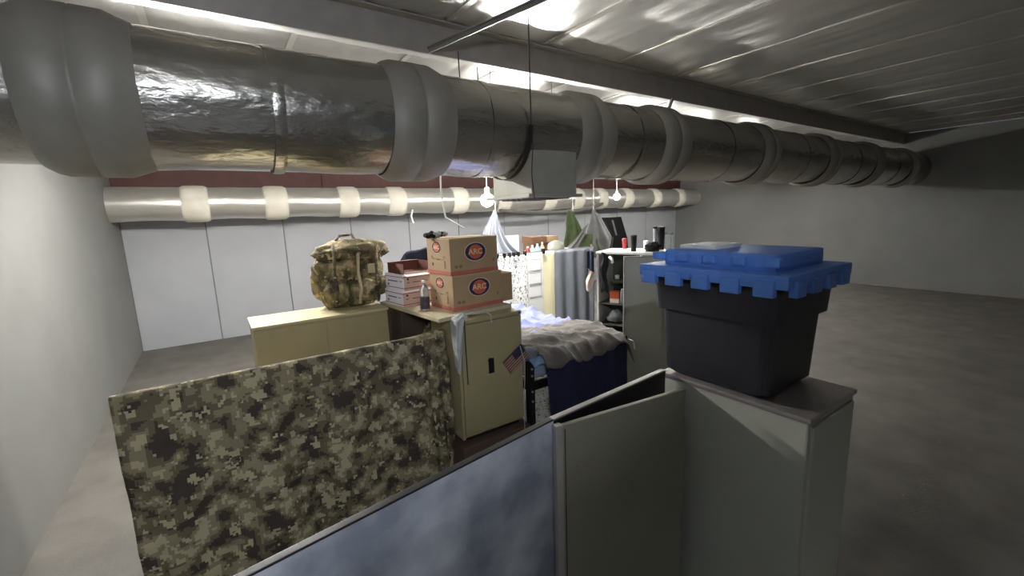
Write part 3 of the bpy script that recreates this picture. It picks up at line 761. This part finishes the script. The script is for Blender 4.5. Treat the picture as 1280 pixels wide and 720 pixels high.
# garments over the locker's open edge
tgm = thing('hanging_jacket', 'black jacket slung over the edge of the tall open locker', 'jacket', t_loc(.06, .02, 0), ang)
def jk(s, tt):
    a = s * math.pi
    return Vector((.0 + .09 * s + .015 * math.sin(tt * 9), -.04 - .05 * math.sin(a) + .02 * fbm(s * 4, tt * 4, 2), TH - .05 - .48 * tt + .05 * math.sin(a)))
MB().grid(jk, 20, 26).build('body', M_dcloth, tgm, smooth=True, solid=.012)
MB().tube([(.12, -.05, TH - .06), (.16, -.06, TH - .09), (.165, -.06, TH - .14)], .018, 8).build('white_cuff', M_lamp, tgm, smooth=True)
tsh = thing('hanging_shirt', 'beige shirt dangling outside the tall open locker', 'shirt', t_loc(-.06, -.01, 0), ang)
def sh(s, tt):
    return Vector((-.05 + .09 * s + .012 * math.sin(tt * 7) - .03 * tt * (1 - s), -.03 + .03 * math.sin(s * 7 + tt * 3), TH - .22 - .3 * tt * (.75 + .25 * math.sin(s * 5))))
MB().grid(sh, 16, 20).build('body', M_shirt, tsh, smooth=True, solid=.008)
def col(s, tt): return Vector((-.06 + .1 * s, -.035 + .03 * math.sin(s * 6), TH - .0 - .26 * tt + .02 * math.sin(s * 3.1)))
MB().grid(col, 14, 14).build('collar', M_navy2, tsh, smooth=True, solid=.01)
# things on the locker's shelves
def plain(name, mb, m, label, cat, smooth=True): return tag(mb.build(name, m, smooth=smooth), label, cat)
o = thing('orange_carton', 'orange and white carton on the shelf of the tall open locker', 'carton', t_loc(.20, .07, .818), ang)
MB().box((-.05, 0, .055), (.07, .1, .15), .005).build('upper_half', M_orange, o); MB().box((-.05, 0, 0), (.07, .1, .057), .004).build('white_half', M_shirt, o)
plain('rolled_bag', MB().blob(t_loc(.22, .34, .93), (.11, .11, .11), 1, .2, 2.5, 3, -.112), M_dcloth, 'black rolled bag behind the orange carton', 'bag')
plain('white_flask', MB().lathe([(.03, 0), (.032, .14), (.02, .17), (.02, .19), (.012, .195)], 14, Matrix.Translation(t_loc(.315, .08, .818))), M_bag, 'small white flask beside the orange carton', 'flask')
plain('grey_plastic_bag', MB().blob(t_loc(.2, .17, .62), (.12, .1, .085), 5, .3, 3, 3, -.082), M_bag, 'grey plastic bag on the lower locker shelf', 'bag')
plain('black_holdall', MB().blob(t_loc(.26, .25, .26), (.14, .15, .2), 6, .2, 2.5, 3, -.192), M_dcloth, 'black holdall at the bottom of the tall open locker', 'bag')
plain('folded_olive_cloth', MB().box((-.1, -.1, 0), (.12, .12, .06), .02, Matrix.Translation(t_loc(.22, .34, 1.045)) @ Matrix.Rotation(ang, 4, 'Z')), M_tarp_green, 'folded olive cloth on the black rolled bag', 'cloth')
plain('silver_tin', MB().lathe([(.03, 0), (.03, .05), (.02, .055)], 14, Matrix.Translation(t_loc(.17, .28, 1.105))), M_lamp, 'small silver tin on the folded olive cloth', 'tin')

# things on top of the tall locker
def tumbler(px, m, label, h, r, ly, lid=M_blk_plastic, name='tumbler'):
    # along the ray column px at local depth ly on the top
    r0 = ray(px, 310); best = None
    for k in range(400):
        lx = -.1 + k * .003; q = t_loc(lx, ly, TH)
        c = abs(q[0] * r0.y - q[1] * r0.x)
        if best is None or c < best[0]: best = (c, q)
    t = thing(name, label, 'cup', best[1])
    MB().lathe([(r * .82, 0), (r * .85, .01), (r, h * .9), (r, h)], 18).build('cup_body', m, t, smooth=True)
    MB().lathe([(r * 1.06, h - .006), (r * 1.06, h + .012), (r * .9, h + .018), (r * .3, h + .02)], 18).build('lid', lid, t)
    return t
tumbler(792, M_dcloth, 'tall black tumbler on the white top of the tall locker', .185, .038, .12)
tumbler(781, M_redp, 'red cup at the back of the tall locker top', .12, .035, .49, M_redp)
tumbler(826, M_dcloth, 'fat black steel flask at the back of the tall locker top', .27, .046, .44)
tumbler(818.5, M_bag, 'slim grey bottle beside the fat black flask', .27, .026, .5, M_black)
tumbler(808, M_lamp, 'white mug on the tall locker top', .1, .04, .35, M_lamp)
tumbler(836, M_clear, 'clear plastic jar at the end of the tall locker top', .2, .05, .42, M_clear)
q = t_loc(.66, .16, TH)
plain('black_pouch', MB().blob((q[0], q[1], q[2] + .05), (.1, .09, .055), 4, .55, 3.5, 3, -.05), M_dcloth, 'lumpy black pouch on the tall locker top', 'pouch')
# dark folded camp chair leaning behind
t = thing('black_folder_bag', 'black folded bag with a grey strip behind the red cup', 'bag', tuple(at(768, 300, Y=6.0)))
c = t.location.copy(); t.location.z = 0
MB().prism([(a.x - c.x, a.z) for a in [at(x, y, Y=6.0) for x, y in ((753, 272), (775, 271), (783, 298), (785, 330), (760, 330), (766, 296))]], -.03, .03, Matrix.Rotation(math.pi / 2, 4, 'X')).build('bag_body', M_dcloth, t)
MB().prism([(a.x - c.x, a.z) for a in [at(x, y, Y=6.0) for x, y in ((763, 275), (765, 275), (770, 294), (768, 294))]], .03, .036, Matrix.Rotation(math.pi / 2, 4, 'X')).build('strip', M_bag, t)
MB().box((-.1, -.04, FL), (.28, .04, 1.3), .01).build('stand', M_dcloth, t)

# ------------------------------------------------------------------ partition, panel, locker and tote by the camera
P_, Q_, R2 = Vector((.225, 1.193, 0)), Vector((1.086, 1.318, 0)), Vector((1.924, 1.378, 0))
PT = 1.14
t = thing('partition', 'scuffed dark blue-grey partition with a worn pale top rim in front of the beds', 'partition', tuple(Q_), math.atan2((R2 - P_).y, (R2 - P_).x))
Ri = Matrix.Rotation(-t.rotation_euler.z, 4, 'Z')
pl, pr = Ri @ (P_ - Q_), Ri @ (R2 - Q_)
def panel(name, a, b, th, m, parent, z0=FL + .03, z1=PT):
    d = (b - a); an = math.atan2(d.y, d.x); Mx = Matrix.Translation(a) @ Matrix.Rotation(an, 4, 'Z')
    return MB().box((0, 0, z0), (d.length, th, z1), .004, Mx).build(name, m, parent)
ext = pl + (pl) * .75
panel('panel', ext, Vector((0, 0, 0)), .028, M_bluegrey, t)
p2 = panel('panel', Vector((0, 0, 0)), pr, .028, M_black, t, z1=PT - .004)
panel('top_rim', ext, Vector((0, 0, 0)), .03, M_black, t, PT - .006, PT + .003)
panel('top_rim', Vector((0, 0, 0)), pr, .03, M_rim, t, PT - .005, PT + .003)
for a in (ext, ext * .5, Vector((.02, 0, 0)), pr - Vector((.05, 0, 0))):
    MB().box((a.x - .03, -.12 if a is ext else 0, FL), (a.x + .03, .16, FL + .03)).build('foot', M_black, t)
for lx, r in ((.78, .012), (.70, .008)):
    MB().lathe([(r, -.006), (r, .004)], 12, Matrix.Translation((lx, -.004 - .03 * (lx > 9), PT - .055)) @ Matrix.Rotation(-math.pi / 2, 4, 'X')).build('bolt', M_rim, p2)
# grey panel standing against the partition
S = at(838, 485, Z=PT - .008)
d = Vector((S.x, S.y, 0)) - Q_; an = math.atan2(d.y, d.x)
t = thing('olive_panel', 'grey-olive metal locker door standing ajar against the dark partition', 'door', (Q_.x - .004, Q_.y - .03, 0), an)
dr = MB().box((.0, -.012, FL + .004), (d.length + .06, .012, PT - .012), .005).build('door_sheet', M_olive, t)
MB().box((-.018, -.016, FL + .004), (.016, .014, PT - .006), .005).build('hinge_stile', M_rim, t)
MB().box((.026, -.0135, .3), (.030, -.011, PT - .03)).build('groove', M_black, dr)
MB().lathe([(.006, -.004), (.006, .002)], 10, Matrix.Translation((.09, -.012, .92)) @ Matrix.Rotation(-math.pi / 2, 4, 'X')).build('rivet', M_olive, dr)
# locker that carries the tote
t = thing('grey_locker', 'grey steel locker under the black tote at the partition end', 'locker', (2.2, 1.08, 0))
MB().box((-.245, -.38, FL + .03), (.245, .345, 1.105), .008).build('body', M_locker_grey, t)
MB().box((-.255, -.39, 1.095), (.255, .355, 1.115), .005).build('top_edge', M_rim, t)
MB().box((-.22, -.392, FL + .08), (.22, -.378, 1.07), .005).build('door', M_locker_grey, t)
MB().box((-.2, -.35, FL), (.2, .3, FL + .035)).build('plinth', M_black, t)
# tote
BZ = 1.115
t = thing('storage_tote', 'black plastic storage tote with a royal blue crenellated lid', 'tote', (2.2, 1.15, BZ))
mb = MB(); bm = mb.bm
def ringz(hx, hy, z, rc=.05, n=5):
    pts = []
    for cx, cy, a0 in ((hx - rc, hy - rc, 0), (-hx + rc, hy - rc, 90), (-hx + rc, -hy + rc, 180), (hx - rc, -hy + rc, 270)):
        for k in range(n):
            a = math.radians(a0 + 90 * k / (n - 1)); pts.append(bm.verts.new((cx + rc * math.cos(a), cy + rc * math.sin(a), z)))
    return pts
rg = [ringz(.20, .24, 0), ringz(.235, .275, .03), ringz(.25, .29, .36), ringz(.275, .315, .365), ringz(.285, .325, .545)]
for a, b in zip(rg, rg[1:]):
    for k in range(len(a)): bm.faces.new((a[k], a[(k + 1) % len(a)], b[(k + 1) % len(a)], b[k]))
bm.faces.new(rg[0][::-1]); bm.faces.new(rg[-1]); mb.build('tub', M_blk_plastic, t)
ld = MB().box((-.33, -.37, .54), (.33, .37, .60), .012).build('lid', M_blue_lid, t)
MB().box((-.24, -.28, .595), (.24, .28, .675), .02).build('lid_crown', M_blue_lid, ld)
for k in range(5):
    y = -.32 + k * .145
    MB().box((-.345, y, .505), (-.31, y + .085, .575), .008).build('lid_tab', M_blue_lid, ld)
    MB().box((-.26, y + .02, .62), (-.22, y + .08, .66), .008).build('crown_tab', M_blue_lid, ld)
for k in range(4):
    xx = -.28 + k * .155; MB().box((xx, -.385, .505), (xx + .085, -.35, .575), .008).build('lid_tab', M_blue_lid, ld)
tag(MB().box((2.05, 1.2, BZ + .675), (2.3, 1.4, BZ + .695), .006).build('white_tray', M_lamp), 'small white tray on the blue tote lid', 'tray')

# unseen blanket added behind the viewpoint to cast shade on the lower partition
def shade_cloth(s_, tt):
    X = -.33 + 3.4 * s_; top = 2.43 + .5 * min(max(X + .2, 0), .8); z = top - 1.5 * tt
    return Vector((X, -.62 + .03 * math.sin(X * 17 + fbm(X, z, 2)) * (.3 + tt), z))
t = thing('shade_blanket', 'unseen dark blanket added on a line to shade the dark partition', 'blanket', (0, 0, 0))
MB().grid(shade_cloth, 70, 24).build('cloth', M_blanket, t, smooth=True, solid=.006)
MB().tube([(X0 + .01, -.62, 2.40), (-.33, -.62, 2.43), (-.2, -.62, 2.43), (.6, -.62, 2.83), (3.2, -.62, 2.83), (3.2, -.62, ZC + .02)], .006, 6).build('line', M_wire, t)
